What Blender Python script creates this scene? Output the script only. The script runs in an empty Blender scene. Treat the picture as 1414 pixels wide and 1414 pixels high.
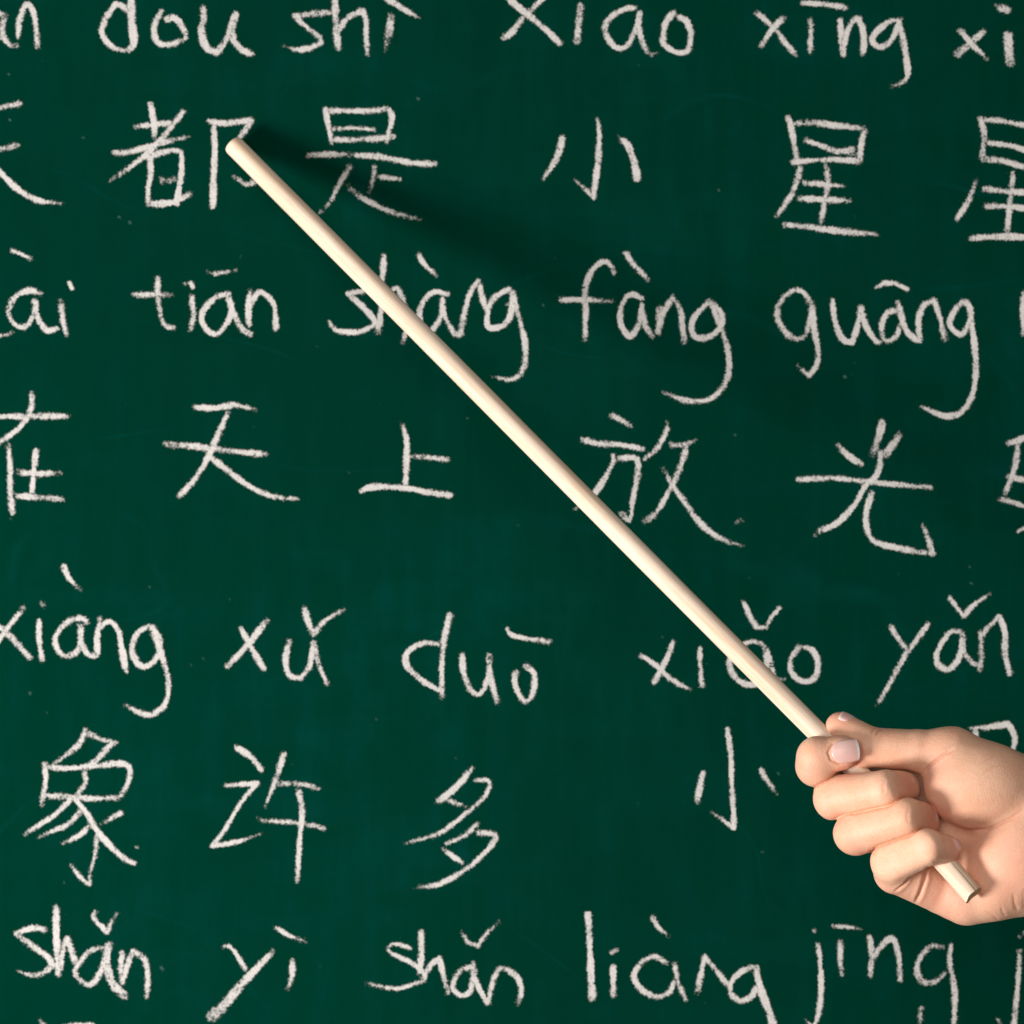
import bpy, math, random
import numpy as np
from mathutils import Vector

random.seed(4)
rng = np.random.default_rng(11)
scene = bpy.context.scene

# ------------------------------------------------------------------ camera, light, exposure
PX = 3000.0            # photo pixels per metre on the board
D = 2.6                # camera to board, metres
ZC = 1.30              # height of the picture centre on the board
cam_data = bpy.data.cameras.new("camera")
cam_data.sensor_width = 36.0
cam_data.lens = 36.0 * D / (1414.0 / PX)
cam_data.clip_end = 50.0
cam_data.clip_start = 0.05
cam_data.dof.use_dof = True
cam_data.dof.focus_distance = D - 0.115
cam_data.dof.aperture_fstop = 13.0
cam = bpy.data.objects.new("camera", cam_data)
cam.location = (0.0, -D, ZC)
cam.rotation_euler = (math.radians(90), 0, 0)
scene.collection.objects.link(cam)
scene.camera = cam

world = bpy.data.worlds.new("World")
scene.world = world
world.use_nodes = True
world.node_tree.nodes["Background"].inputs["Color"].default_value = (1.0, 0.95, 0.9, 1)
world.node_tree.nodes["Background"].inputs["Strength"].default_value = 0.10

def area_light(name, loc, target, size, power, color):
    d = bpy.data.lights.new(name, 'AREA')
    d.shape = 'DISK'
    d.size = size
    d.energy = power
    d.color = color
    o = bpy.data.objects.new(name, d)
    o.location = loc
    o.rotation_euler = (Vector(target) - Vector(loc)).to_track_quat('-Z', 'Y').to_euler()
    scene.collection.objects.link(o)
    return o

KEY = Vector((-1.30, -1.0, -0.60)).normalized()
area_light("key_lamp", Vector((0, 0, ZC)) + KEY * 1.65, (0.0, 0, ZC), 0.47, 37.0, (1.0, 0.95, 0.915))
area_light("fill_lamp", (-0.35, -2.5, ZC + 0.55), (0.1, 0, ZC), 1.8, 31.0, (1.0, 0.95, 0.90))

scene.view_settings.view_transform = 'Standard'
scene.view_settings.look = 'None'
scene.view_settings.exposure = 0.0
scene.view_settings.gamma = 1.0
scene.view_settings.use_curve_mapping = False

# ------------------------------------------------------------------ helpers
def link(o, parent=None):
    scene.collection.objects.link(o)
    if parent is not None:
        o.parent = parent
    return o

def mesh_obj(name, verts, faces, mat, parent=None, smooth=False, attrs=None):
    me = bpy.data.meshes.new(name)
    v = np.asarray(verts, dtype=np.float32)
    f = faces
    if isinstance(f, np.ndarray):
        n, k = f.shape
        me.vertices.add(len(v))
        me.vertices.foreach_set("co", v.ravel())
        me.loops.add(n * k)
        me.loops.foreach_set("vertex_index", f.astype(np.int32).ravel())
        me.polygons.add(n)
        me.polygons.foreach_set("loop_start", np.arange(0, n * k, k, dtype=np.int32))
        me.polygons.foreach_set("loop_total", np.full(n, k, dtype=np.int32))
        me.update(calc_edges=True)
    else:
        me.from_pydata([tuple(map(float, p)) for p in v], [], f)
    for an, av in (attrs or {}).items():
        a = me.attributes.new(an, 'FLOAT', 'POINT')
        a.data.foreach_set("value", np.asarray(av, dtype=np.float32))
    if smooth:
        me.polygons.foreach_set("use_smooth", np.ones(len(me.polygons), dtype=bool))
    me.validate()
    me.update()
    me.materials.append(mat)
    return link(bpy.data.objects.new(name, me), parent)

def empty(name, loc, label, cat):
    o = bpy.data.objects.new(name, None)
    o.location = loc
    o.empty_display_size = 0.05
    o["label"] = label
    o["category"] = cat
    return link(o)

class NT:
    def __init__(self, name):
        self.mat = bpy.data.materials.new(name)
        self.mat.use_nodes = True
        self.t = self.mat.node_tree
        self.b = self.t.nodes["Principled BSDF"]
    def n(self, typ, **kw):
        nd = self.t.nodes.new(typ)
        for k, v in kw.items():
            if k.startswith("i_"):
                key = k[2:].replace("_", " ")
                nd.inputs[key].default_value = v
            else:
                setattr(nd, k, v)
        return nd
    def l(self, a, b):
        self.t.links.new(a, b)
    def math(self, op, a, b=None, clamp=False):
        nd = self.t.nodes.new("ShaderNodeMath")
        nd.operation = op
        nd.use_clamp = clamp
        for i, x in enumerate((a, b)):
            if x is None: continue
            if isinstance(x, (int, float)): nd.inputs[i].default_value = x
            else: self.l(x, nd.inputs[i])
        return nd.outputs[0]
    def rng(self, v, a, b, c=0.0, d=1.0, smooth=False):
        nd = self.t.nodes.new("ShaderNodeMapRange")
        if smooth: nd.interpolation_type = 'SMOOTHSTEP'
        self.l(v, nd.inputs["Value"])
        for k, x in zip(("From Min", "From Max", "To Min", "To Max"), (a, b, c, d)):
            nd.inputs[k].default_value = x
        return nd.outputs["Result"]
    def noise(self, vec, scale, detail=2.0, rough=0.5):
        nd = self.n("ShaderNodeTexNoise")
        nd.inputs["Scale"].default_value = scale
        nd.inputs["Detail"].default_value = detail
        nd.inputs["Roughness"].default_value = rough
        self.l(vec, nd.inputs["Vector"])
        return nd.outputs["Fac"]
    def coords(self, scale=(1, 1, 1), rot=(0, 0, 0), loc=(0, 0, 0)):
        tc = self.n("ShaderNodeTexCoord")
        mp = self.n("ShaderNodeMapping")
        mp.inputs["Scale"].default_value = scale
        mp.inputs["Rotation"].default_value = rot
        mp.inputs["Location"].default_value = loc
        self.l(tc.outputs["Object"], mp.inputs["Vector"])
        return mp.outputs["Vector"]
    def mix(self, fac, a, b):
        nd = self.t.nodes.new("ShaderNodeMix")
        nd.data_type = 'RGBA'
        self.l(fac, nd.inputs[0])
        for i, x in ((6, a), (7, b)):
            if isinstance(x, tuple): nd.inputs[i].default_value = x
            else: self.l(x, nd.inputs[i])
        return nd.outputs[2]
    def bump(self, h, strength, dist):
        nd = self.n("ShaderNodeBump")
        nd.inputs["Strength"].default_value = strength
        nd.inputs["Distance"].default_value = dist
        self.l(h, nd.inputs["Height"])
        self.l(nd.outputs["Normal"], self.b.inputs["Normal"])

# ------------------------------------------------------------------ materials
def board_material():
    m = NT("chalkboard_green")
    c = m.coords()
    cv = m.coords(scale=(9.0, 1, 1.3))               # vertical wipe streaks
    ch = m.coords(scale=(1.5, 1, 7.0), rot=(0, math.radians(8), 0))
    big = m.noise(c, 5.0, 3.0, 0.5)
    streak = m.noise(cv, 9.0, 5.0, 0.6)
    sweep = m.noise(ch, 6.0, 4.0, 0.6)
    blot = m.noise(m.coords(scale=(1.6, 1, 1.0), loc=(3, 0, 7)), 30.0, 4.0, 0.6)
    grain = m.noise(c, 900.0, 2.0, 0.6)
    f = m.math('MULTIPLY', m.rng(streak, 0.45, 0.75), 0.45)
    f = m.math('ADD', f, m.math('MULTIPLY', m.rng(sweep, 0.50, 0.78), 0.45))
    f = m.math('ADD', f, m.math('MULTIPLY', m.rng(blot, 0.50, 0.80), 0.55))
    f = m.math('MULTIPLY', f, m.rng(big, 0.35, 0.65, 0.25, 1.0))
    arc = m.noise(m.coords(scale=(0.8, 1, 1.6), rot=(0, math.radians(-25), 0), loc=(1, 0, 4)), 7.0, 1.0, 0.4)
    line = m.rng(m.math('ABSOLUTE', m.math('SUBTRACT', arc, 0.5)), 0.0, 0.006, 1.0, 0.0)
    line = m.math('MULTIPLY', line, m.rng(m.noise(m.coords(loc=(9, 0, 2)), 16.0, 3.0, 0.6), 0.48, 0.68, 0.0, 0.55))
    f = m.math('ADD', f, line)
    base = m.mix(m.rng(big, 0.35, 0.65), (0.0001, 0.0285, 0.0165, 1), (0.0001, 0.0315, 0.0180, 1))
    dusty = m.mix(f, base, (0.0006, 0.0425, 0.0345, 1))
    gr = m.mix(m.rng(grain, 0.62, 0.8, 0.0, 0.35), dusty, (0.0010, 0.046, 0.036, 1))
    m.l(gr, m.b.inputs["Base Color"])
    m.b.inputs["Roughness"].default_value = 0.75
    m.b.inputs["Specular IOR Level"].default_value = 0.0
    m.bump(grain, 0.12, 0.0003)
    return m.mat

def chalk_material(name, strength, soft, thin=(0.52, 0.508, 0.488, 1), thick=(0.650, 0.635, 0.610, 1)):
    m = NT(name)
    c = m.coords()
    at = m.n("ShaderNodeAttribute", attribute_name="chalk_amount")
    dens = at.outputs["Fac"]
    n1 = m.noise(c, 430.0, 3.0, 0.65)
    n2 = m.noise(c, 1000.0, 2.0, 0.65)
    n3 = m.noise(c, 60.0, 2.0, 0.5)
    nn = m.math('ADD', m.math('MULTIPLY', m.math('SUBTRACT', n1, 0.5), 1.55),
                m.math('MULTIPLY', m.math('SUBTRACT', n2, 0.5), 1.5))
    nn = m.math('ADD', nn, m.math('MULTIPLY', m.math('SUBTRACT', n3, 0.5), 0.5))
    v = m.math('ADD', dens, nn)
    alpha = m.rng(v, 0.08, soft, 0.0, strength, True)
    alpha = m.math('MULTIPLY', alpha, m.rng(dens, 0.0, 0.75, 0.35, 1.0))
    m.l(alpha, m.b.inputs["Alpha"])
    tone = m.rng(m.math('ADD', v, m.math('MULTIPLY', m.math('SUBTRACT', n2, 0.5), 1.2)), 0.3, 1.5)
    col = m.mix(tone, thin, thick)
    m.l(col, m.b.inputs["Base Color"])
    m.b.inputs["Roughness"].default_value = 1.0
    m.b.inputs["Specular IOR Level"].default_value = 0.0
    m.bump(m.math('ADD', n1, n2), 0.45, 0.0006)
    return m.mat

def wood_material():
    m = NT("pale_dowel_wood")
    c = m.coords(scale=(1, 1, 0.035))                # local Z runs along the stick
    c2 = m.coords(scale=(1, 1, 0.10), loc=(3, 1, 2))
    g1 = m.noise(c, 420.0, 4.0, 0.6)
    g2 = m.noise(c2, 1300.0, 3.0, 0.6)
    g3 = m.noise(m.coords(scale=(1, 1, 0.25)), 40.0, 3.0, 0.5)
    col = m.mix(m.rng(g1, 0.40, 0.66), (0.86, 0.69, 0.55, 1), (0.69, 0.49, 0.325, 1))
    col = m.mix(m.rng(g2, 0.55, 0.75, 0.0, 0.6), col, (0.62, 0.42, 0.265, 1))
    col = m.mix(m.rng(g3, 0.4, 0.7, 0.0, 0.35), col, (0.86, 0.76, 0.62, 1))
    ck = m.n("ShaderNodeAttribute", attribute_name="crack").outputs["Fac"]
    col = m.mix(m.math('MINIMUM', ck, 1.0), col, (0.36, 0.20, 0.085, 1))
    m.l(col, m.b.inputs["Base Color"])
    m.b.inputs["Roughness"].default_value = 0.62
    m.b.inputs["Specular IOR Level"].default_value = 0.25
    m.bump(g1, 0.15, 0.0004)
    return m.mat

def end_material():
    m = NT("cut_end_grain")
    c = m.coords()
    g = m.noise(c, 1500.0, 3.0, 0.6)
    col = m.mix(m.rng(g, 0.35, 0.7), (0.70, 0.50, 0.29, 1), (0.52, 0.34, 0.17, 1))
    m.l(col, m.b.inputs["Base Color"])
    m.b.inputs["Roughness"].default_value = 0.8
    return m.mat

def skin_material():
    m = NT("skin")
    c = m.coords()
    fl = m.n("ShaderNodeAttribute", attribute_name="flush").outputs["Fac"]
    mott = m.noise(c, 90.0, 4.0, 0.6)
    fine = m.noise(c, 700.0, 3.0, 0.6)
    base = m.mix(m.rng(mott, 0.35, 0.68), (0.815, 0.505, 0.348, 1), (0.795, 0.445, 0.288, 1))
    speck = m.noise(c, 260.0, 3.0, 0.7)
    base = m.mix(m.rng(speck, 0.48, 0.78, 0.0, 0.55), base, (0.800, 0.405, 0.265, 1))
    red = m.mix(m.rng(mott, 0.3, 0.7), (0.750, 0.295, 0.205, 1), (0.74, 0.335, 0.240, 1))
    col = m.mix(fl, base, red)
    col = m.mix(m.rng(fine, 0.55, 0.8, 0.0, 0.25), col, (0.70, 0.40, 0.285, 1))
    m.l(col, m.b.inputs["Base Color"])
    m.b.inputs["Roughness"].default_value = 0.50
    m.b.inputs["Specular IOR Level"].default_value = 0.35
    m.b.inputs["Subsurface Weight"].default_value = 0.25
    m.b.inputs["Subsurface Radius"].default_value = (1.0, 0.35, 0.2)
    m.b.inputs["Subsurface Scale"].default_value = 0.0020
    vor = m.n("ShaderNodeTexVoronoi", feature='DISTANCE_TO_EDGE')
    vor.inputs["Scale"].default_value = 900.0
    m.l(c, vor.inputs["Vector"])
    h = m.math('ADD', m.math('MULTIPLY', vor.outputs["Distance"], 0.8), m.math('MULTIPLY', m.noise(c, 300.0, 4.0, 0.6), 1.0))
    m.bump(h, 0.30, 0.0007)
    return m.mat

def nail_material():
    m = NT("fingernail")
    c = m.coords()
    tip = m.n("ShaderNodeAttribute", attribute_name="free_edge").outputs["Fac"]
    g = m.noise(c, 120.0, 2.0, 0.5)
    pink = m.mix(m.rng(g, 0.3, 0.7), (0.79, 0.46, 0.41, 1), (0.84, 0.555, 0.50, 1))
    col = m.mix(tip, pink, (0.90, 0.86, 0.82, 1))
    m.l(col, m.b.inputs["Base Color"])
    m.b.inputs["Roughness"].default_value = 0.32
    m.b.inputs["Subsurface Weight"].default_value = 0.15
    m.b.inputs["Subsurface Scale"].default_value = 0.002
    return m.mat

BOARD = board_material()
CHALK = chalk_material("white_chalk", 0.97, 0.85)
DUST = chalk_material("chalk_dust", 0.24, 1.0, (0.20, 0.40, 0.33, 1), (0.34, 0.50, 0.43, 1))
WOOD = wood_material()
ENDG = end_material()
SKIN = skin_material()
NAIL = nail_material()

# ------------------------------------------------------------------ the chalkboard
board = empty("chalkboard", (0, 0, ZC),
              "dark green chalkboard covered in rows of white handwritten pinyin and Chinese characters", "chalkboard")

def board_panel():
    import bmesh
    bm = bmesh.new()
    bmesh.ops.create_cube(bm, size=1.0)
    for v in bm.verts:
        v.co = Vector((v.co.x * 1.8, (v.co.y + 0.5) * 0.018, v.co.z * 1.1))
    bmesh.ops.bevel(bm, geom=list(bm.edges), offset=0.002, segments=2, affect='EDGES')
    me = bpy.data.meshes.new("writing_surface")
    bm.to_mesh(me)
    bm.free()
    me.materials.append(BOARD)
    link(bpy.data.objects.new("writing_surface", me), board)
board_panel()

# every tile: origin and scale of the frame its strokes are given in (photo pixels)
S36, S38, S40, S50, S32 = 360 / 1414, 380 / 1414, 400 / 1414, 500 / 1414, 320 / 1414
TILE = {1: (0, 0, S36), 2: (350, 0, S36), 3: (690, 0, S36), 4: (1034, 0, S38), 5: (0, 340, S40), 6: (400, 340, S40),
        7: (740, 340, S36), 8: (1034, 360, S38), 9: (0, 760, S36), 10: (290, 780, S50), 11: (780, 540, S32),
        12: (860, 800, S36), 13: (1054, 680, S36), 14: (0, 1054, S36), 15: (260, 1054, S50), 16: (740, 1154, S36),
        17: (1054, 1174, S36), 0: (0, 0, 1.0)}

def smooth_poly(pts, corner):
    """Catmull-Rom through the points; sharp at the ones flagged as corners."""
    pts = np.array(pts, float)
    if len(pts) < 3: return pts
    out = [pts[0]]
    n = len(pts)
    for i in range(n - 1):
        p1, p2 = pts[i], pts[i + 1]
        p0 = pts[i - 1] if i > 0 and not corner[i] else p1 + (p1 - p2) * 0.5
        p3 = pts[i + 2] if i + 2 < n and not corner[i + 1] else p2 + (p2 - p1) * 0.5
        for t in np.linspace(0, 1, 7)[1:]:
            out.append(0.5 * ((2 * p1) + (-p0 + p2) * t + (2 * p0 - 5 * p1 + 4 * p2 - p3) * t * t
                              + (-p0 + 3 * p1 - 3 * p2 + p3) * t ** 3))
    return np.array(out)

def parse(tile, text):
    """'w12 p.9 x,y x,y* ... > ; ...' -> list of strokes (polyline px, width, pressure, fade flags)"""
    ox, oy, s = TILE[tile]
    strokes = []
    for st in text.split(';'):
        w, p, fs, fe = 11.2, 1.0, 0, 0
        pts, cor = [], []
        for tok in st.split():
            if tok[0] == 'w': w = float(tok[1:])
            elif tok[0] == 'p': p = float(tok[1:])
            elif tok == '<': fs = 1
            elif tok == '>': fe = 1
            else:
                c = tok.endswith('*')
                x, y = tok.rstrip('*').split(',')
                pts.append((ox + float(x) * s, oy + float(y) * s))
                cor.append(c)
        if not pts: continue
        if len(pts) == 1:
            pts.append((pts[0][0] + 1.0, pts[0][1] + 1.0)); cor.append(False)
        poly = smooth_poly(pts, cor)
        seg = np.linalg.norm(np.diff(poly, axis=0), axis=1)
        if seg.sum() > 2.2 * w:                       # the points mark where the chalk ends: leave room for its width
            cum = np.concatenate([[0], np.cumsum(seg)])
            a, b = 0.16 * w, cum[-1] - 0.16 * w
            inner = poly[(cum > a) & (cum < b)]
            at = lambda q: np.array([np.interp(q, cum, poly[:, 0]), np.interp(q, cum, poly[:, 1])])
            poly = np.vstack([at(a), inner, at(b)]) if len(inner) else np.vstack([at(a), at(b)])
            seg = np.linalg.norm(np.diff(poly, axis=0), axis=1)
        strokes.append((poly, w, p, fs, fe, np.concatenate([[0], np.cumsum(seg)])))
    return strokes

CELL = 1.4
zlayer = [0]
def chalk_mesh(name, strokes, parent, label=None, mat=None):
    P = np.concatenate([s[0] for s in strokes])
    x0, y0 = P.min(0) - 14
    x1, y1 = P.max(0) + 14
    nx, ny = int((x1 - x0) / CELL) + 1, int((y1 - y0) / CELL) + 1
    gx, gy = np.meshgrid(x0 + np.arange(nx) * CELL, y0 + np.arange(ny) * CELL)
    dens = np.full(gx.shape, -1.0)
    for poly, w, p, fs, fe, cum in strokes:
        tot = cum[-1] + 1e-6
        ph1, ph2, ph3 = rng.uniform(0, 6.28, 3)
        best = np.full(gx.shape, 1e9)
        along = np.zeros(gx.shape)
        for i in range(len(poly) - 1):
            a, b = poly[i], poly[i + 1]
            e = b - a
            L2 = e @ e + 1e-9
            t = np.clip(((gx - a[0]) * e[0] + (gy - a[1]) * e[1]) / L2, 0, 1)
            dd = np.hypot(gx - a[0] - e[0] * t, gy - a[1] - e[1] * t)
            m = dd < best
            best[m] = dd[m]
            along[m] = (cum[i] + t * math.sqrt(L2))[m]
        u = along / tot
        hw = (w * 0.5 - 1.22) * (1 + 0.10 * np.sin(along / 17 + ph1) + 0.07 * np.sin(along / 6.1 + ph2))
        pr = p * rng.uniform(0.74, 1.10) * (1 + 0.16 * np.sin(along / 11 + ph3))
        ends = np.clip(0.70 + np.minimum(along, tot - along) / 9.0 * 0.30, 0, 1) if tot > 12 else 1.0
        pr = pr * ends
        if fs:
            k = np.clip(along / 26, 0, 1); hw = hw * (0.62 + 0.38 * k); pr = pr * (0.62 + 0.38 * k)
        if fe:
            k = np.clip((tot - along) / 34, 0, 1); hw = hw * (0.60 + 0.40 * k); pr = pr * (0.60 + 0.40 * k)
        d = np.clip((hw + 1.3 - best) / 3.9, -1, 1.0)
        d = np.where(d > 0, d * pr, d)
        dens = np.maximum(dens, d)
    keepv = dens > -0.35
    keep = keepv[:-1, :-1] | keepv[1:, :-1] | keepv[:-1, 1:] | keepv[1:, 1:]
    jj, ii = np.nonzero(keep)
    idx = lambda j, i: j * nx + i
    quads = np.stack([idx(jj, ii), idx(jj + 1, ii), idx(jj + 1, ii + 1), idx(jj, ii + 1)], 1)
    used, inv = np.unique(quads.ravel(), return_inverse=True)
    quads = inv.reshape(-1, 4)
    vx = gx.ravel()[used]; vy = gy.ravel()[used]; vd = dens.ravel()[used]
    zlayer[0] = (zlayer[0] + 1) % 7
    off = -(0.00022 + zlayer[0] * 0.00003)
    co = np.stack([(vx - 707) / PX, np.full(len(vx), off), (707 - vy) / PX], 1)
    o = mesh_obj(name, co, quads, mat or CHALK, parent, attrs={"chalk_amount": vd})
    if label: o["label"] = label
    return o

def word(label, tile, text, tone=None):
    """one chalk syllable; its tone mark is a piece of its own"""
    o = chalk_mesh("pinyin_word", parse(tile, text), board, label)
    if tone:
        chalk_mesh("tone_mark", parse(tile, tone), o)
    return o

def glyph(label, *pairs):
    st = []
    for tile, text in pairs:
        st += parse(tile, text)
    return chalk_mesh("chinese_character", st, board, label)

# ---- first row: pinyin
word("chalk syllable ending in an, cut by the left edge", 1,
     "28,72 15,140 20,200 50,240 95,250; 20,78 -60,70 -120,150 -80,240 0,205; 97,205 105,120 130,42 152,24 180,62 195,150 206,262")
word("chalk syllable dou", 1,
     "w13.5 713,-110 712,0 715,120 725,230 692,278; 692,278 610,255 552,180 578,95 625,22* 655,28 695,65;"
     "880,60 842,120 838,185 862,235 930,240 995,215; w12.5 900,108 945,96 985,140 1008,195 995,216;"
     "w13 1102,38 1105,110 1092,160 1115,250 1172,287* 1222,225 1278,80* 1255,180 1300,260 1372,296")
word("chalk syllable shi", 2,
     "415,70 345,72 225,88* 290,150 350,195 368,232* 300,262 230,268 150,247 >; w12.5 435,-110 443,20 447,120 460,265;"
     "462,165 510,100 590,57* 612,110 610,190 620,302; w14 745,80 738,160 715,285 >", "w12 690,-35 800,42 908,100 >")
word("chalk syllable xiao, first row", 3,
     "w12.5 20,-50 60,0 150,78 240,152 330,238; w12 260,-55 225,0 130,95 60,182 15,205; w12.5 440,22 430,120 420,230;"
     "740,40 660,55 592,105 572,170 620,250 682,255 730,180 762,65*; 762,65 755,150 780,240 815,295 860,285 >;"
     "945,65 900,125 887,200 892,240 960,285 1022,270 1036,180 1010,112 970,92")
word("chalk syllable xing with an even tone mark", 4,
     "35,60 130,145 190,225 240,280; 182,88 120,150 60,242; w11.5 316,100 318,180 315,270;"
     "470,100 475,180 485,280* 500,180 548,96 578,130 592,200 586,280;"
     "785,100 720,112 642,180 642,225 690,240 742,190 772,108* 792,200 812,320 815,390 780,430 722,445 >", "w10.5 270,15 380,22 502,40")
word("chalk syllable starting xi, cut by the right edge", 4,
     "1085,155 1150,230 1230,310 >; w13 1210,160 1130,230 1067,280; w15.5 1330,172 1342,330; w14 1295,40 1325,52; p.55 w8 1268,28;"
     "1475,165 1480,330* 1500,220 1545,165 1580,230 1590,330")
# ---- second row: characters
glyph("chalk character cut by the left edge, second row",
      (1, "-130,610 0,585 60,572 115,560; w12 -180,850 0,810 95,785; -30,600 -70,820 -220,1090; -50,870 0,930 60,995 130,1050 220,1090 345,1102 >"))
glyph("chalk character dou behind the pointer tip",
      (1, "815,560 830,640 842,750; 730,688 830,676 950,665; 1000,600 920,700 850,780 780,850 700,910 595,985 >; 615,828 700,825 800,795 930,762 1030,742 >;"
          "815,850 818,940 802,1030 802,1100; 795,858 870,830 950,815 985,825*; 985,825 985,930 968,1040 960,1110; p.85 868,968 900,984 970,965;"
          "w12 800,1105 880,1105 960,1090 1035,1048; 1128,655 1200,668 1290,662 1368,650*; 1368,650 1320,720 1280,775;"
          "1290,790 1370,870 1390,960; 1268,955 1335,1002* 1400,980; w12 1160,670 1165,800 1160,950 1154,1130"))
glyph("chalk character shi crossed by the pointer shadow",
      (2, "390,585 405,680 425,780; 400,600 550,602 650,600 735,588*; 735,588 752,640 732,720 725,775; w9.5 430,700 540,695 660,705;"
          "425,757 600,757 765,740; 290,842 450,838 535,840; 548,842 700,852 850,882 990,890; w11 655,900 650,960 630,1048 >; w10 660,960 800,970;"
          "530,892 460,1010 420,1090 350,1160 >; < 505,1000 570,1060 700,1130 800,1165 905,1190 >"))
glyph("chalk character xiao, second row",
      (3, "w11.5 340,745 320,830 280,910 225,980 >; < 525,632 540,720 535,850 520,980 507,1070* 460,1022 400,970 >; w12.5 662,757 695,790 730,880 745,975; p.4 w6 640,735 655,752"))
glyph("chalk character xing, complete",
      (4, "200,595 225,690 245,820; 225,635 320,630 450,645 600,662*; 600,662 580,730 570,830; w11.5 290,720 400,760 450,780 540,768; p.75 w8 470,785 550,795;"
          "220,835 320,825 450,820 560,828; 265,850 230,980 140,1115; 400,848 405,940 385,1060 370,1150; 280,940 380,947 495,957 >;"
          "p.9 250,1020 380,1026 522,1032; w12 178,1155 300,1165 450,1186 670,1205 >"))
glyph("chalk character xing, cut by the right edge",
      (4, "1185,600 1210,690 1195,815; 1210,617 1300,622 1420,645 1560,670*; 1560,670 1550,840; w11.5 1230,735 1330,745 1420,770 1520,790;"
          "1195,818 1300,826 1400,855 1545,870; < 1170,920 1130,1030 1065,1130; 1360,880 1345,1010 1325,1200; w12 1205,970 1330,985 1460,990; p.9 w12 1215,1060 1330,1062 1480,1080;"
          "w12 1135,1225 1300,1215 1450,1222 1600,1240"))
# ---- third row: pinyin
word("chalk syllable zai, cut by the left edge", 5,
     "-150,270 -30,265* -140,425* 0,436 75,414 >; 205,235 150,217 80,242 42,310 60,368 120,395 165,330 170,260*; 170,260 185,350 230,410 285,400;"
     "295,265 305,350 325,435; w9 340,180 352,207", "w9 55,18 155,62")
word("chalk syllable tian", 5,
     "770,155 770,250 787,350 812,390 855,400; w11 645,238 760,236 850,238 >; w11.5 935,240 945,330 930,415; w10 932,180 940,198; p.55 w7 902,182;"
     "1120,235 1050,252 992,320 992,380 1045,430 1090,400 1130,320 1112,240*; 1112,240 1142,330 1180,400 1225,430; w11.5 1222,215 1213,300 1215,390;"
     "1220,290 1268,222 1330,272 1346,340 1345,405", "w11 1045,137 1165,115 >; p.6 w8 1015,125 1040,132")
word("chalk syllable shang crossed by the pointer", 6,
     "370,215 285,232* 340,280 402,345 410,385 340,417 250,415 215,400 183,358 >; w11.5 460,45 455,150 450,280 430,425; 440,330 490,235 525,205 560,290 570,400 550,475;"
     "775,235 700,225 645,285 632,360 660,420 700,405 740,335 745,255*; 745,255 755,330 800,420 840,432; 835,435 850,340 880,230 922,172* 940,250 960,312;"
     "1075,210 1000,250 967,320 970,395 1040,387 1080,330 1090,220*; 1090,220 1120,350 1150,480 1142,590 1090,650 990,635 >; p.7 w8 1060,290 1110,275", "w11 628,42 662,92 722,146 >")
word("chalk syllable fang", 7,
     "425,150 400,98 360,85 300,140 267,240 270,350 265,510; w11 130,290 270,290 425,300 >; 580,287 515,260 470,310 456,400 480,460 515,487 560,420 575,310*;"
     "570,310 590,420 635,495; 672,330 660,475; 660,475 685,375 740,280* 782,340 796,440 805,525;"
     "945,295 870,370 842,440 870,495 940,490 1000,440 1008,370 960,310*; 945,300 1000,430 1040,560 1046,680 1010,770 940,830 850,842 760,820 685,790 >", "w10.5 488,35 530,100 612,182")
word("chalk syllable guang", 8,
     "325,230 282,165 230,152 162,210 147,290 190,370 250,403 300,360 325,230*; 325,230 335,350 355,450 350,530 310,592* 245,535 >;"
     "430,200 440,300 480,400 530,420* 560,330 575,235*; 575,235 600,330 650,410 685,420; 765,255 712,270 682,340 700,408 750,395 780,330;"
     "765,210 800,340 850,400 885,415; 880,415 872,310 900,230 952,205* 978,280 1008,412; 1108,200 1042,280 1037,340 1090,380 1125,330 1142,262 1110,205*;"
     "1135,250 1155,400 1166,540 1152,680 1100,770 1030,800 950,780 870,740 >", "w9.5 652,142 700,112 750,117 818,150; w10 690,115 730,115")
word("chalk stroke of a syllable cut by the right edge", 8, "1414,160 1408,270 1412,380; 1415,250 1450,180 1490,380")
# ---- fourth row: characters
glyph("chalk character zai, cut by the left edge",
      (5, "-90,838 0,832 140,830 335,830; 155,715 150,800 90,890 -20,970; 42,970 50,1090 50,1200 62,1310; 85,1105 200,1110 298,1104; 175,995 165,1100 155,1210; 80,1220 190,1225 312,1238"))
glyph("chalk character tian",
      (5, "945,785 1050,790 1150,776 1255,800 >; w11.5 795,965 920,975 1050,990 1200,1006 1300,1015; 1115,810 1060,930 1000,1060 940,1150 875,1220; w11 1030,1030 1130,1110 1240,1185 1350,1225 1460,1230 >"))
glyph("chalk character shang",
      (6, "< 545,855 570,940 570,1060 565,1170; 585,1025 680,1030 772,1042; 345,1197 410,1175 560,1180 680,1202 790,1217"))
glyph("chalk character fang crossed by the pointer",
      (11, "280,145 340,175 405,215; 105,295 200,320 330,326 482,355; 295,385 290,440 200,600 100,690 55,722 >; 325,415 400,405 445,425 440,530 415,660 395,785 340,740;"
           "< 625,185 620,240 570,340 480,420; 640,325 700,332 760,315 805,290 >; 745,340 690,500 630,620 560,740 488,795; < 595,460 650,560 740,690 840,820 960,905 1088,945 >; p.5 w8 1045,800 1080,785"))
glyph("chalk character guang",
      (8, "w15 685,825 670,900 632,1010 >; w15 775,888 740,945 700,1000; 680,980 670,1060 650,1110 600,1155 540,1260 450,1350 355,1392; 455,945 520,1010 585,1047; w10.5 245,1125 450,1118 650,1140 940,1165"),
      (13, "590,0 560,100 560,190 600,265 700,295 820,320; 820,320 920,333* 890,240 862,165 >; p.5 w8 280,232"))
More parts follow.
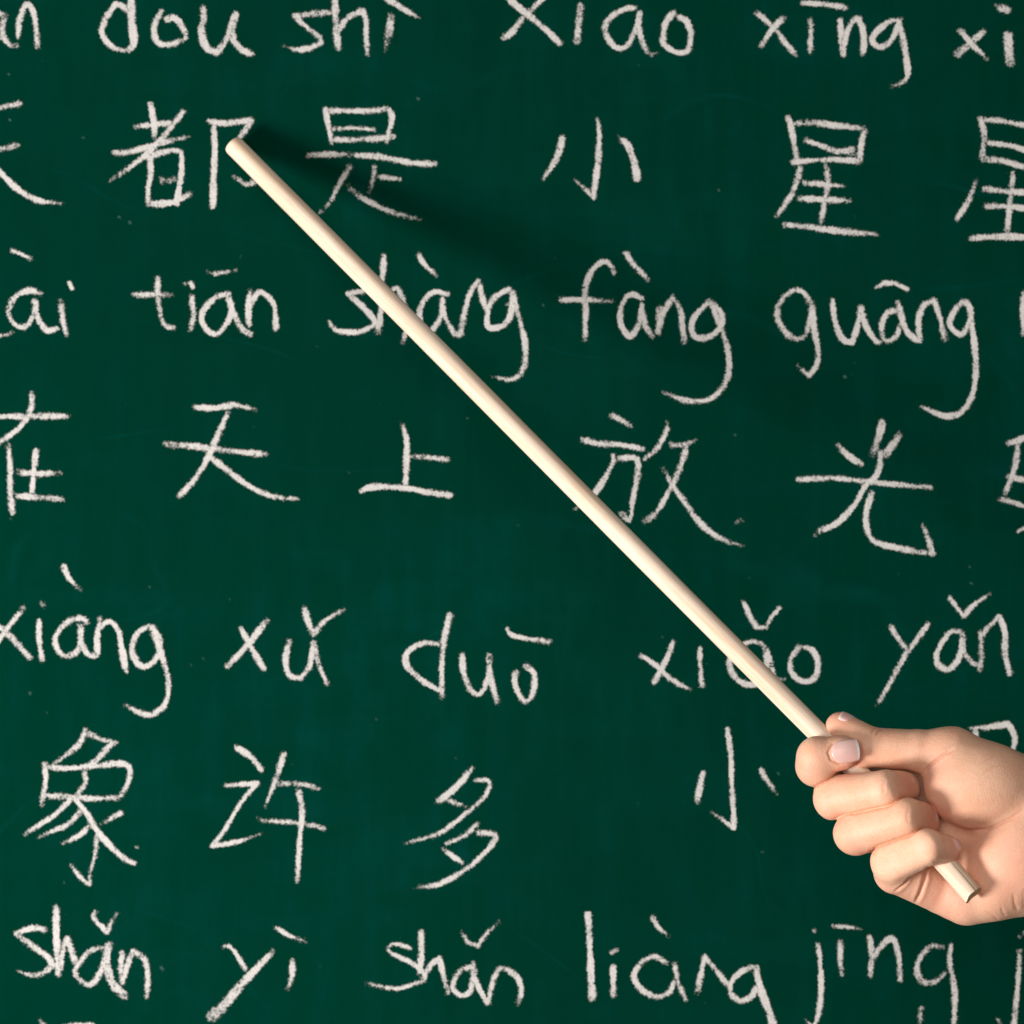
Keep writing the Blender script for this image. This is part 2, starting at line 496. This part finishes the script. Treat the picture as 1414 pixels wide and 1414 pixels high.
glyph("chalk character cut by the right edge, fourth row",
      (8, "1325,940 1380,925 1440,900 1500,885; 1380,930 1370,1050 1315,1205; 1290,1225 1330,1232 1414,1260 1470,1280; p.85 1330,1110 1414,1125 1470,1130; 1500,890 1480,1280; p.75 w8 1385,1390 1414,1375"))
# ---- fifth row: pinyin
word("chalk syllable xiang, cut by the left edge", 9,
     "-40,540 20,450 132,308; -40,385 50,460 120,535 170,590; 213,375 212,480 230,600; p.6 w9 230,285 233,297; 480,388 430,367 350,402 298,480 320,548 370,573 430,530 440,400*;"
     "428,400 440,500 480,565 530,570; 543,365 528,470 530,570; 545,420 590,385 640,430 660,530 685,660; 810,405 740,455 717,540 750,615 800,627 850,580 872,495 820,410*;"
     "820,420 860,520 900,640 915,750 890,840 820,890 750,877 675,835 >", "w11.5 345,85 375,150 442,217 >")
word("chalk syllable xu", 10,
     "120,245 160,320 212,410; w12 225,215 150,310 65,400; 310,297 295,370 310,430 355,442* 390,390 405,300*; 405,300 425,390 460,465", "368,168 385,225 405,270* 445,222 530,170 >")
word("chalk syllable duo", 10,
     "895,310 830,306 772,340 767,390 820,445 900,492; 937,190 915,290 905,400 905,515; 985,350 990,420 1020,490 1055,503 1085,440 1090,350*; 1090,350 1097,450 1125,540;"
     "1195,415 1190,460 1215,520 1245,530 1265,480 1265,425 1230,392", "w10 1158,248 1190,278 1330,300")
word("chalk syllable xiao crossed by the pointer", 12,
     "w10.5 95,410 180,465 260,540 375,602 >; 275,335 230,450 165,565; w10.5 420,370 420,470 430,582; 760,352 700,337 620,370 580,430 590,500 640,557 720,568 775,490 775,370*;"
     "770,365 800,450 830,530 888,547 >; 965,358 912,430 920,510 975,552 1040,535 1058,450 1030,385 975,365", "w10 655,120 690,200 725,258* 775,262* 810,200 855,150")
word("chalk syllable yan", 13,
     "w10.5 690,725 730,790 780,850; w10 900,705 780,870; w11 780,860 700,1010 610,1168 >; 1080,757 1010,762 942,870 947,930 1000,960 1060,900 1080,770*; 1080,770 1087,860 1130,920 1165,935;"
     "1180,750 1182,850 1175,965; 1185,780 1220,730 1280,672* 1310,760 1312,880 1338,990", "w10 1008,568 1085,672* 1150,602 1230,550 >")
# ---- sixth row: characters
glyph("chalk character xiang",
      (9, "465,972 420,1060 290,1160 >; 468,985 540,1020 615,1042*; p.9 635,1045 605,1050 540,1120 480,1175; 240,1150 248,1250 225,1380; 250,1172 370,1182 500,1170 670,1157 705,1200 690,1270 650,1338;"
          "240,1330 380,1338 500,1345 650,1340; 455,1200 465,1250 440,1300 400,1342"),
      (14, "p.9 385,190 310,270 220,330 125,392 >; p.8 435,260 370,330 290,365 200,405 >; p.9 495,330 430,390 330,440 >; 400,185 470,270 530,370 610,460 680,520 735,545; w12 > 662,268 600,300 540,335; w9 525,390 515,500 490,590 487,660* 430,612 380,540; p.45 w9 740,452"))
glyph("chalk character xu",
      (10, "100,710 160,750 202,805; w9.5 60,862 185,853* 120,930 60,1030 10,1097* 110,1080 210,1045 >; 290,735 260,830 215,945 >; w9.5 265,855 350,855 428,875; w9.5 < 180,990 220,1000 340,1007 452,1030; 345,880 360,960 350,1080 340,1245 >"))
glyph("chalk character duo",
      (10, "w12 1025,790 970,860 890,925; w9.5 1035,840 1090,845 1075,900 1000,970 890,1050 755,1088 >; w10.5 925,915 1000,945; p.9 w10 1045,1010 990,1060 920,1090; w10.5 1045,1045 1112,1055 1095,1100 1010,1180 900,1245 795,1260 >; w9.5 910,1110 985,1165"))
glyph("chalk character xiao, sixth row",
      (12, "w11 435,1045 400,1215; w10.5 567,805 585,950 590,1100 600,1270 600,1345* 550,1310 480,1260 >; w11 745,1030 780,1085 838,1168 >"))
glyph("chalk character half hidden behind the hand",
      (13, "< 1100,1277 1200,1275 1330,1255* 1365,1330 1352,1430 1345,1700; 1150,1280 1150,1700"))
# ---- seventh row: pinyin
word("chalk syllable shan at the left edge", 14,
     "w11.5 250,905 180,892 85,927* 170,985 268,1060 272,1110 190,1150 90,1125 >; w12 305,775 305,900 315,1150; 320,1060 345,1000 365,950* 400,1050 420,1100; 345,1000 328,1120;"
     "560,1002 500,1012 432,1080 410,1140 480,1202 540,1140 580,1000*; w14.5 592,975 580,1080 610,1190 680,1265; w11.5 665,1020 655,1110 665,1190* 690,1100 720,1020* 780,1060 802,1150 795,1275", "520,800 510,840 580,912* 610,850 642,808 >")
word("chalk syllable yi with a thick slanting tail", 15,
     "w9.5 135,715 170,722 225,805; w13 330,735 220,850 160,925; w17 210,860 140,945 85,992; w13 405,765 405,830 387,890 >", "w10 340,640 400,675 465,697 >")
word("chalk syllable shan, middle of the seventh row", 15,
     "w9.5 870,722 805,705 785,735 890,790 925,840 890,858 810,880 690,858 >; 910,655 910,740 903,820; 915,845 945,790 980,765* 1000,840 1015,900; 1110,792 1060,812 1033,870 1060,905 1100,890 1120,800;"
     "1110,780 1122,850 1170,940; 1170,940 1190,850 1220,800 1280,830 1300,890 1287,940", "w10 < 1065,650 1090,695 1130,712* 1170,660 1215,615 >")
word("chalk syllable liang", 16,
     "w12.5 282,420 290,550 305,885; 418,705 420,870; p.65 w9 410,635 440,620; 712,692 640,655 570,692 532,760 570,830 650,872 720,850 752,790; 750,692 770,790 812,890; 875,855 900,730 915,655* 970,720 1045,815;"
     "1180,710 1110,740 1057,800 1062,865 1110,892 1170,870 1210,800; w13 1195,705 1205,780 1225,850 1260,940 1285,1021 1300,1080", "635,440 660,490 722,547 >")
word("chalk syllable jing", 17,
     "w10.5 295,505 310,620 312,760 300,880 270,965* 228,910 >; p.55 w8 275,437; 420,490 415,580 425,680; 575,465 588,560 580,680; 590,600 640,520 700,480 732,560 742,710;"
     "980,530 910,520 842,600 838,680 890,720 950,700 1008,640 >; w11 1020,505 1010,600 1035,740 1037,900 1020,1020; p.7 w9 858,850 848,943", "w10 375,410 450,415 532,427 >")
word("chalk stroke of a letter j at the right edge", 17, "w10.5 1390,540 1382,700 1360,943 1345,1000; p.65 w8 1385,467; p.7 w8 1412,447; p.6 w8 1270,915 1290,955")
glyph("chalk character showing only its top at the bottom edge",
      (14, "p.85 w9 218,1392 250,1432 275,1470; p.8 w9 340,1424 440,1417 520,1428 540,1530"))
# ---- crumbs of chalk and dust left on the board
crumbs = []
for (x, y, w, p) in [(58, 83, 6, .42), (115, 190, 6, .46), (577, 136, 7, .62), (992, 262, 6, .5), (332, 354, 6, .48), (165, 300, 6, .42), (179, 307, 7, .45),
                     (1166, 520, 7, .9), (1175, 518, 5, .7), (264, 918, 7, .5), (281, 909, 6, .42), (41, 957, 7, .44), (64, 983, 5, .4), (206, 810, 5, .42), (317, 826, 6, .42),
                     (645, 577, 6, .45), (481, 652, 6, .45), (750, 421, 6, .44), (519, 992, 6, .42), (1240, 792, 6, .42), (1338, 782, 6, .42), (1053, 1176, 6, .45), (1341, 805, 7, .4),
                     (973, 1384, 7, .4), (1180, 298, 5, .42), (442, 1334, 5, .4), (1075, 1068, 6, .4), (188, 1170, 8, .42), (715, 725, 6, .42), (14, 716, 6, .4), (223, 1337, 8, .38),
                     (915, 880, 6, .4), (1015, 600, 6, .4), (1035, 798, 5, .4), (12, 102, 6, .4), (13, 165, 6, .4), (88, 1218, 6, .36), (90, 1262, 5, .38)]:
    crumbs += parse(0, f"w{w} p{p * .5 + .65} {x},{y}")
for _ in range(45):
    x, y = rng.uniform(0, 1414, 2)
    crumbs += parse(0, f"w{rng.uniform(3.0, 5.0)} p{rng.uniform(.45, .8)} {x},{y}")
cr = chalk_mesh("chalk_dust", crumbs, board, "faint scattered crumbs of chalk dust", DUST)
cr["kind"] = "stuff"

# ------------------------------------------------------------------ hand-space frame
# The hand and the stick are modelled in millimetre-like units (1 unit = one photo pixel at hand distance).
HX, HY = 1240.0, 1123.2       # grip point on the stick axis
K = 0.45                      # how fast the stick leaves the board, per unit of x
SLOPE = 1.0058
TIPX, TIPY = 320.5, 198.3
D0 = (HX - TIPX) * K / PX * 0.953 + 0.0075
S = (D - D0) / D / PX
GX, GZ = (HX - 707) * S, (707 - HY) * S
def to_world(p):
    p = np.asarray(p, float)
    return np.stack([GX + (p[..., 0] - HX) * S, -(D0 + p[..., 2] * S), ZC + GZ - (p[..., 1] - HY) * S], -1)

# ------------------------------------------------------------------ the wooden pointer
grip = Vector(to_world(np.array([HX, HY, 0.0])))
tip = Vector(((TIPX - 707) / PX * (D - 0.0065) / D, -0.0065, ZC + (707 - TIPY) / PX * (D - 0.0065) / D))
axis = (grip - tip).normalized()
R = 14.8 * S
butt = grip + axis * ((1344.5 - HX) * S / axis.x)
length = (butt - tip).length
pointer = empty("wooden_pointer", butt, "long slim pale wooden pointer stick held in the hand, tip touching the board", "pointer")
pointer.rotation_euler = (tip - butt).to_track_quat('Z', 'Y').to_euler()

def pointer_mesh():
    seg = 90
    prof = [(0.0, R * 0.985)]
    n = 60
    for i in range(1, n):
        prof.append((length * i / n, R))
    prof += [(length - 0.0016, R), (length - 0.0007, R * 0.965), (length - 0.0002, R * 0.88), (length, R * 0.70)]
    verts, faces, crack = [], [], []
    for i, (z, r) in enumerate(prof):
        for k in range(seg):
            a = 2 * math.pi * k / seg
            rr = r * (1 + 0.006 * math.sin(3 * a + z * 25) + 0.006 * math.sin(z * 60 + 1.0))
            # a split along the grain near the butt
            da = abs((a - SPLIT + math.pi) % (2 * math.pi) - math.pi)
            if z < 0.024: rr -= R * 0.10 * math.exp(-(da / 0.10) ** 2) * (1 - z / 0.024)
            crack.append(math.exp(-(da / 0.055) ** 2) * max(0.0, 1 - z / 0.026) ** 0.5
                         + 0.38 * (0.06 < (a - SPLIT + math.pi) % (2 * math.pi) - math.pi < 1.0) * max(0.0, 1 - z / 0.03))
            zz = z
            if i == 0:
                zz = 0.00025 * math.sin(2 * a + 0.6) + 0.00015 * math.cos(5 * a)
            k = max(0.0, 1 - z / BEND) ** 2 * 6.0 * S            # the last few centimetres are slightly bowed
            verts.append((rr * math.cos(a) + low.x * k, rr * math.sin(a) + low.y * k, zz))
    for i in range(len(prof) - 1):
        for k in range(seg):
            k2 = (k + 1) % seg
            faces.append((i * seg + k, i * seg + k2, (i + 1) * seg + k2, (i + 1) * seg + k))
    faces.append(tuple(range((len(prof) - 1) * seg, len(prof) * seg)))
    o = mesh_obj("shaft", verts, faces, WOOD, pointer, smooth=True, attrs={"crack": crack})
    # butt end cut
    ev = [v for v in verts[:seg]] + [(low.x * 6.0 * S, low.y * 6.0 * S, -0.0002)]
    ef = [((k + 1) % seg, k, seg) for k in range(seg)]
    mesh_obj("cut_end", ev, ef, ENDG, pointer)
# angle (in the stick's own frame) of the side facing up-right and the camera, where the split runs
q = pointer.rotation_euler.to_quaternion()
loc = q.inverted() @ Vector((0.40, -0.86, 0.32))
SPLIT = math.atan2(loc.y, loc.x)
low = q.inverted() @ Vector((-0.709, 0, -0.705))
low.z = 0
BEND = 0.045
pointer_mesh()

# ------------------------------------------------------------------ the hand: one distance field, one surface
def v3(*a): return np.array(a, np.float32)

def cone(p, a, b, ra, rb):
    a, b = v3(*a), v3(*b)
    e = b - a
    t = np.clip(((p - a) @ e) / (e @ e), 0, 1)
    return np.linalg.norm(p - a - t[..., None] * e, axis=-1) - (ra + (rb - ra) * t)

def ball(p, c, r):
    c, r = v3(*c), v3(*r)
    q = (p - c) / r
    k0 = np.linalg.norm(q, axis=-1)
    k1 = np.linalg.norm(q / r, axis=-1) + 1e-6
    return k0 * (k0 - 1) / k1

def smin(a, b, k):
    h = np.clip(0.5 + 0.5 * (b - a) / k, 0, 1)
    return b + (a - b) * h - k * h * (1 - h)

def chain(p, joints, k):
    d = None
    for (a, b) in zip(joints[:-1], joints[1:]):
        c = cone(p, a[:3], b[:3], a[3], b[3])
        d = c if d is None else smin(d, c, k)
    return d

INDEX = [(1262, 1058, -108, 32), (1150, 1068, -82, 31), (1128.5, 1058, -14, 29), (1129.5, 1046, -8, 29), (1164, 1039.5, -3, 22.5)]
MIDDLE = [(1272, 1090, -102, 33), (1155, 1103, -14, 32.5), (1221, 1088.5, 31, 26.5), (1252, 1087, -16, 22)]
RING = [(1290, 1140, -88, 32), (1182, 1150, -2, 32.5), (1249, 1126.5, 43, 27), (1279, 1131, -1, 22)]
PINKY = [(1302, 1224, -34, 42), (1238, 1203, -2, 33), (1231, 1188, 22, 30), (1275, 1166.5, 57, 25.5), (1303, 1171, 34, 20.5)]

def smax(a, b, k):
    return -smin(-a, -b, k)

def flatten(p, d, a, b):
    """the back of a bent finger is flatter than a round rod between its two joints"""
    A, B = v3(*a[:3]), v3(*b[:3])
    e = B - A
    L = np.linalg.norm(e); e = e / L
    m = v3(-0.25, -0.10, 1.0); m = m - e * (m @ e); m = m / np.linalg.norm(m)
    q = p - A
    t = np.clip((q @ e) / L, -0.4, 1.3)
    return smax(d, q @ m - 0.80 * (a[3] + (b[3] - a[3]) * t), 9.0)

def hand_sdf(p):
    # palm, heel and wrist
    d = cone(p, (1290, 1075, -88), (1440, 1130, -55), 42, 62)
    d = smin(d, cone(p, (1300, 1150, -72), (1440, 1160, -55), 44, 64), 20)
    d = smin(d, cone(p, (1312, 1222, -42), (1430, 1205, -40), 40, 58), 22)
    d = smin(d, cone(p, (1338, 1237, -26), (1400, 1222, -26), 43, 46), 16)        # little-finger side of the palm
    d = smin(d, ball(p, (1408, 1186, -8), (66, 66, 58)), 22)                     # heel
    d = smin(d, cone(p, (1440, 1158, -55), (1560, 1168, -60), 92, 84), 30)        # wrist
    d = smin(d, cone(p, (1560, 1168, -60), (2300, 1260, -40), 84, 128), 30)       # forearm
    d = smin(d, ball(p, (1374, 1224, -10), (40, 42, 45)), 16)
    # thumb
    d = smin(d, cone(p, (1430, 1110, -35), (1312, 1046, -22), 60, 40), 18)
    thumb = chain(p, [(1316, 1046, -22, 41), (1270, 1038, -22, 29.5), (1205, 1032.5, -24, 27), (1163, 1005.5, -46, 21)], 4)
    thumb = smin(thumb, ball(p, (1189, 1049, -20), (17, 13, 18)), 6)
    d = smin(d, thumb, 10)
    # base of the thumb bulging towards the viewer
    th = ball(p, (1354, 1086, -6), (78, 61, 52))
    d = smin(d, th, 12)
    # roots of the fingers
    for F, k in ((INDEX, 16), (MIDDLE, 16), (RING, 16), (PINKY, 12)):
        d = smin(d, cone(p, F[0][:3], F[1][:3], F[0][3], F[1][3] * 0.96), k)
    # the curled fingers press against each other and the palm without melting together
    for F in (INDEX, MIDDLE, RING, PINKY):
        c = chain(p, F, 3.5)
        if F is not INDEX:
            c = flatten(p, c, F[2], F[3])
        else:
            c = smin(c, ball(p, (1160, 1039.5, -4), (28, 24, 23)), 4)
        # skin meets skin in a narrow dark cleft
        d = np.minimum(d, c) + 2.5 * np.exp(-((d - c) / 3.2) ** 2)
    return d

def surface_nets(gx, gy, gz, F):
    nx, ny, nz = F.shape
    ins = F < 0
    c = ins[:-1, :-1, :-1].astype(np.int8)
    tot = np.zeros((nx - 1, ny - 1, nz - 1), np.int8)
    for i in (0, 1):
        for j in (0, 1):
            for k in (0, 1):
                tot += ins[i:nx - 1 + i, j:ny - 1 + j, k:nz - 1 + k]
    act = (tot > 0) & (tot < 8)
    ci, cj, ck = np.nonzero(act)
    n = len(ci)
    ident = np.full(act.shape, -1, np.int32)
    ident[ci, cj, ck] = np.arange(n)
    acc = np.zeros((n, 3)); cnt = np.zeros(n)
    corners = [(i, j, k) for i in (0, 1) for j in (0, 1) for k in (0, 1)]
    for a in corners:
        for ax in range(3):
            if a[ax]: continue
            b = list(a); b[ax] = 1
            fa = F[ci + a[0], cj + a[1], ck + a[2]]
            fb = F[ci + b[0], cj + b[1], ck + b[2]]
            m = (fa < 0) != (fb < 0)
            t = np.where(m, fa / np.where(m, fa - fb, 1), 0)
            pa = np.stack([gx[ci + a[0]], gy[cj + a[1]], gz[ck + a[2]]], 1)
            pb = np.stack([gx[ci + b[0]], gy[cj + b[1]], gz[ck + b[2]]], 1)
            acc += np.where(m[:, None], pa + (pb - pa) * t[:, None], 0)
            cnt += m
    verts = acc / cnt[:, None]
    faces = []
    def quads(mask_pos, mask_neg, offs):
        for mask, flip in ((mask_pos, False), (mask_neg, True)):
            i, j, k = np.nonzero(mask)
            q = np.stack([ident[i + o[0], j + o[1], k + o[2]] for o in offs], 1)
            faces.append(q[:, ::-1] if flip else q)
    A, B = ins[:-1, 1:-1, 1:-1], ins[1:, 1:-1, 1:-1]
    quads(A & ~B, ~A & B, [(0, 0, 0), (0, 1, 0), (0, 1, 1), (0, 0, 1)])
    A, B = ins[1:-1, :-1, 1:-1], ins[1:-1, 1:, 1:-1]
    quads(A & ~B, ~A & B, [(0, 0, 0), (0, 0, 1), (1, 0, 1), (1, 0, 0)])
    A, B = ins[1:-1, 1:-1, :-1], ins[1:-1, 1:-1, 1:]
    quads(A & ~B, ~A & B, [(0, 0, 0), (1, 0, 0), (1, 1, 0), (0, 1, 0)])
    q = np.concatenate(faces)
    return verts, q[(q >= 0).all(1)]

STEP = 1.25
gx = [1090.0]
while gx[-1] < 2440:
    gx.append(gx[-1] + (STEP if gx[-1] < 1440 else min(16.0, STEP + (gx[-1] - 1440) * 0.08)))
gx = np.array(gx, np.float32)
gy = np.arange(970, 1402, STEP, dtype=np.float32)
gz = np.arange(-188, 96, STEP, dtype=np.float32)
F = np.empty((len(gx), len(gy), len(gz)), np.float32)
CB = 4
for i0 in range(0, len(gx), CB):
    xs = gx[i0:i0 + CB]
    xm, ym, zm = xs.mean(), gy[CB // 2::CB], gz[CB // 2::CB]
    if (len(ym) * CB) < len(gy): ym = np.append(ym, gy[-1])
    if (len(zm) * CB) < len(gz): zm = np.append(zm, gz[-1])
    P = np.empty((len(ym), len(zm), 3), np.float32)
    P[..., 0] = xm; P[..., 1] = ym[:, None]; P[..., 2] = zm
    coarse = hand_sdf(P).repeat(CB, 0)[:len(gy)].repeat(CB, 1)[:, :len(gz)]
    reach = 14.0 + float(xs[-1] - xs[0])
    jj, kk = np.nonzero(np.abs(coarse) < reach)
    block = np.repeat(coarse[None], len(xs), 0)
    for a, x in enumerate(xs):
        block[a, jj, kk] = hand_sdf(np.stack([np.full(len(jj), x, np.float32), gy[jj], gz[kk]], 1))
    F[i0:i0 + CB] = block
hv, hq = surface_nets(gx, gy, gz, F)
del F

# relax the net a little
def relax(v, q, it, f):
    e = np.concatenate([q[:, [0, 1]], q[:, [1, 2]], q[:, [2, 3]], q[:, [3, 0]]])
    for _ in range(it):
        s = np.zeros_like(v); c = np.zeros(len(v))
        for a, b in ((0, 1), (1, 0)):
            for k in range(3): s[:, k] += np.bincount(e[:, a], v[e[:, b], k], len(v))
            c += np.bincount(e[:, a], minlength=len(v))
        v = v + f * (s / c[:, None] - v)
    return v
hv = relax(hv, hq, 7, 0.5)

def sdf_normal(p, h=1.0):
    p = np.asarray(p, np.float32)
    g = np.stack([hand_sdf(p + v3(*o)) - hand_sdf(p - v3(*o)) for o in ((h, 0, 0), (0, h, 0), (0, 0, h))], -1)
    return g / (np.linalg.norm(g, axis=-1, keepdims=True) + 1e-9)
hn = sdf_normal(hv)

# skin folds: (points in hand units, depth, width)
HZ = lambda pts: [(1074 + x * 340 / 1414, 960 + y * 340 / 1414) for x, y in pts]
FOLDS = [(HZ([(660, 1130), (720, 1080), (755, 1035)]), 2.2, 1.7),
         (HZ([(790, 1205), (815, 1130), (838, 1050), (845, 960)]), 3.8, 2.4),
         (HZ([(560, 235), (585, 205), (610, 190)]), 1.0, 1.6), (HZ([(530, 225), (555, 200), (575, 180)]), 0.9, 1.5),
         (HZ([(830, 465), (870, 400), (940, 340), (1010, 300)]), 2.2, 1.7),
         (HZ([(945, 690), (1000, 745), (1100, 778), (1200, 765), (1330, 700), (1420, 640)]), 1.9, 2.0),
         (HZ([(1130, 390), (1210, 350), (1260, 330)]), 0.45, 1.3), (HZ([(1150, 450), (1230, 400), (1290, 385)]), 0.4, 1.3),
         (HZ([(1180, 1230), (1235, 1265), (1270, 1290)]), 0.6, 1.8), (HZ([(1270, 1200), (1290, 1250), (1310, 1265)]), 0.6, 1.8),
         (HZ([(1340, 1120), (1350, 1190), (1375, 1240)]), 0.7, 2.2), (HZ([(1400, 1080), (1405, 1180), (1414, 1230)]), 0.6, 2.2),
         (HZ([(860, 930), (900, 945), (1000, 935)]), 0.5, 1.8), (HZ([(520, 885), (545, 900), (560, 860)]), 1.0, 2.0),
         (HZ([(600, 470), (588, 520), (600, 560)]), 0.5, 2.2), (HZ([(735, 620), (722, 680), (730, 720)]), 0.5, 2.2),
         (HZ([(450, 255), (380, 258), (310, 280), (284, 325), (300, 368), (350, 392), (410, 380), (460, 345)]), 1.3, 1.5)]
def dist_poly(v, pts):
    d = np.full(len(v), 1e9)
    u = np.zeros(len(v))
    for k, (a, b) in enumerate(zip(pts[:-1], pts[1:])):
        a, b = np.array(a), np.array(b); e = b - a
        t = np.clip(((v[:, :2] - a) @ e) / (e @ e), 0, 1)
        dd = np.linalg.norm(v[:, :2] - a - t[:, None] * e, axis=1)
        m = dd < d
        d[m] = dd[m]
        u[m] = (k + t[m]) / (len(pts) - 1)
    return d, np.clip(np.minimum(u, 1 - u) * 4.5, 0.0, 1)
front = np.clip(hn[:, 2] * 3, 0, 1)
disp = np.zeros(len(hv))
flush = np.zeros(len(hv))
for pts, dep, wid in FOLDS:
    d, taper = dist_poly(hv, pts)
    flush = np.maximum(flush, 0.55 * taper * front * min(1.0, dep) * np.exp(-(d / (wid * 1.3)) ** 2))
    disp -= taper * front * dep * (np.exp(-(d / wid) ** 2) - 0.22 * np.exp(-((d - 2.4 * wid) / (1.3 * wid)) ** 2))
hv = hv + hn * disp[:, None]

for (x, y, z, r, a) in [(1118, 1062, 0, 26, .55), (1140, 1050, 10, 30, .35), (1170, 1050, 5, 26, .7), (1150, 1128, 0, 24, .35), (1185, 1175, 10, 26, .5), (1235, 1235, 0, 34, .5),
                        (1262, 1082, 20, 24, .85), (1292, 1128, 25, 24, .85), (1312, 1170, 45, 24, .6), (1300, 1240, 0, 46, .6), (1390, 1200, 30, 60, .45), (1330, 1150, 20, 40, .4),
                        (1285, 1075, 20, 30, .4), (1230, 1020, -20, 26, .25), (1290, 1050, 0, 34, .3), (1160, 995, -40, 28, .45)]:
    dd = np.linalg.norm(hv - np.array((x, y, z)), axis=1)
    flush = np.maximum(flush, a * np.exp(-(dd / r) ** 2))

wrist = np.array([1500.0, 1165.0, -58.0])
person = empty("person", to_world(wrist), "bare right hand gripping the pointer stick, reaching in from the right edge", "person")
base = np.array(person.location)
mesh_obj("hand", to_world(hv) - base, hq, SKIN, person, smooth=True, attrs={"flush": flush})

# ---- fingernails, laid on the finished surface
def fingernail(label, c, t, n, half_len, half_wid, lift=1.5, r_long=70.0, r_across=24.0, white=1.0, start=26.0):
    c, t, n = np.array(c, float), np.array(t, float), np.array(n, float)
    n /= np.linalg.norm(n); t = t - n * (t @ n); t /= np.linalg.norm(t)
    b = np.cross(n, t)
    nu, nv = 27, 23
    us = np.linspace(-1, 1, nu); vs = np.linspace(-1, 1, nv)
    U, V = np.meshgrid(us, vs, indexing='ij')
    # outline: rounded root, nearly straight sides, gently curved free edge
    wid = half_wid * np.where(U < 0, (1 - np.abs(np.minimum(U, 0)) ** 3.2 * 0.55), 1 - 0.10 * np.clip(U, 0, 1) ** 4)
    along = U * half_len - np.where(U > 0, 0.10, -0.12) * half_len * V ** 2 * np.abs(U)
    def trace(q):
        q = q.reshape(-1, 3) + n * start
        for _ in range(40):
            q = q - n * np.clip(hand_sdf(q.astype(np.float32)), -4, 8)[:, None] * 0.9
        return q, np.abs(hand_sdf(q.astype(np.float32)))
    hit, _ = trace(c[None])
    c = hit[0]
    flat = c + along[..., None] * t + (wid * V)[..., None] * b
    u, v = U.ravel(), V.ravel()
    # the plate: gently arched lengthwise, more strongly across
    h = lift - 0.5 * along.ravel() ** 2 / r_long - 0.5 * (wid * V).ravel() ** 2 / r_across
    h = h - 1.2 * np.clip((np.abs(v) - 0.82) / 0.18, 0, 1) ** 2 - 1.6 * np.clip((-u - 0.8) / 0.2, 0, 1) ** 2
    top = flat.reshape(-1, 3) + n * h[:, None]
    bot = top - n * 1.6
    idx = np.arange(nu * nv).reshape(nu, nv)
    q = np.stack([idx[:-1, :-1], idx[1:, :-1], idx[1:, 1:], idx[:-1, 1:]], -1).reshape(-1, 4)
    N = nu * nv
    qs = [q, q[:, ::-1] + N]
    ring = np.concatenate([idx[:, 0], idx[-1, 1:], idx[-2::-1, -1], idx[0, -2:0:-1]])
    r2 = np.roll(ring, -1)
    qs.append(np.stack([r2, ring, ring + N, r2 + N], 1))
    fe = white * np.clip((u - 0.78 - 0.06 * v ** 2) / 0.08, 0, 1)
    lun = np.zeros_like(fe)
    o = mesh_obj("fingernail", to_world(np.concatenate([top, bot])) - base, np.concatenate(qs), NAIL, person, smooth=True,
                 attrs={"free_edge": np.concatenate([fe, fe])})
    o["label"] = label
fingernail("short pink nail of the forefinger with a thin white edge", (1165, 1038, 5), (1.0, -0.14, -0.10), (0.10, -0.10, 1.0), 20.5, 16.0, 1.6)
fingernail("nail of the thumb seen almost edge on", (1172, 1003, -40), (-0.80, -0.58, -0.12), (0.42, -0.74, 0.42), 16, 13, 0.6, 40, 19, 0.6)
fingernail("shaded nail of the middle finger", (1262, 1081, -2), (0.55, 0.02, -0.82), (0.82, -0.22, 0.52), 11, 11, 0.1, 30, 19, 0.0, 5.0)
fingernail("shaded nail of the ring finger", (1292, 1127, 10), (0.55, 0.10, -0.82), (0.82, -0.22, 0.52), 11, 11, 0.1, 30, 19, 0.0, 5.0)
fingernail("nail of the little finger", (1312, 1165, 40), (0.70, 0.20, -0.68), (0.70, -0.45, 0.55), 11, 10, 0.35, 30, 18, 0.0, 5.0)
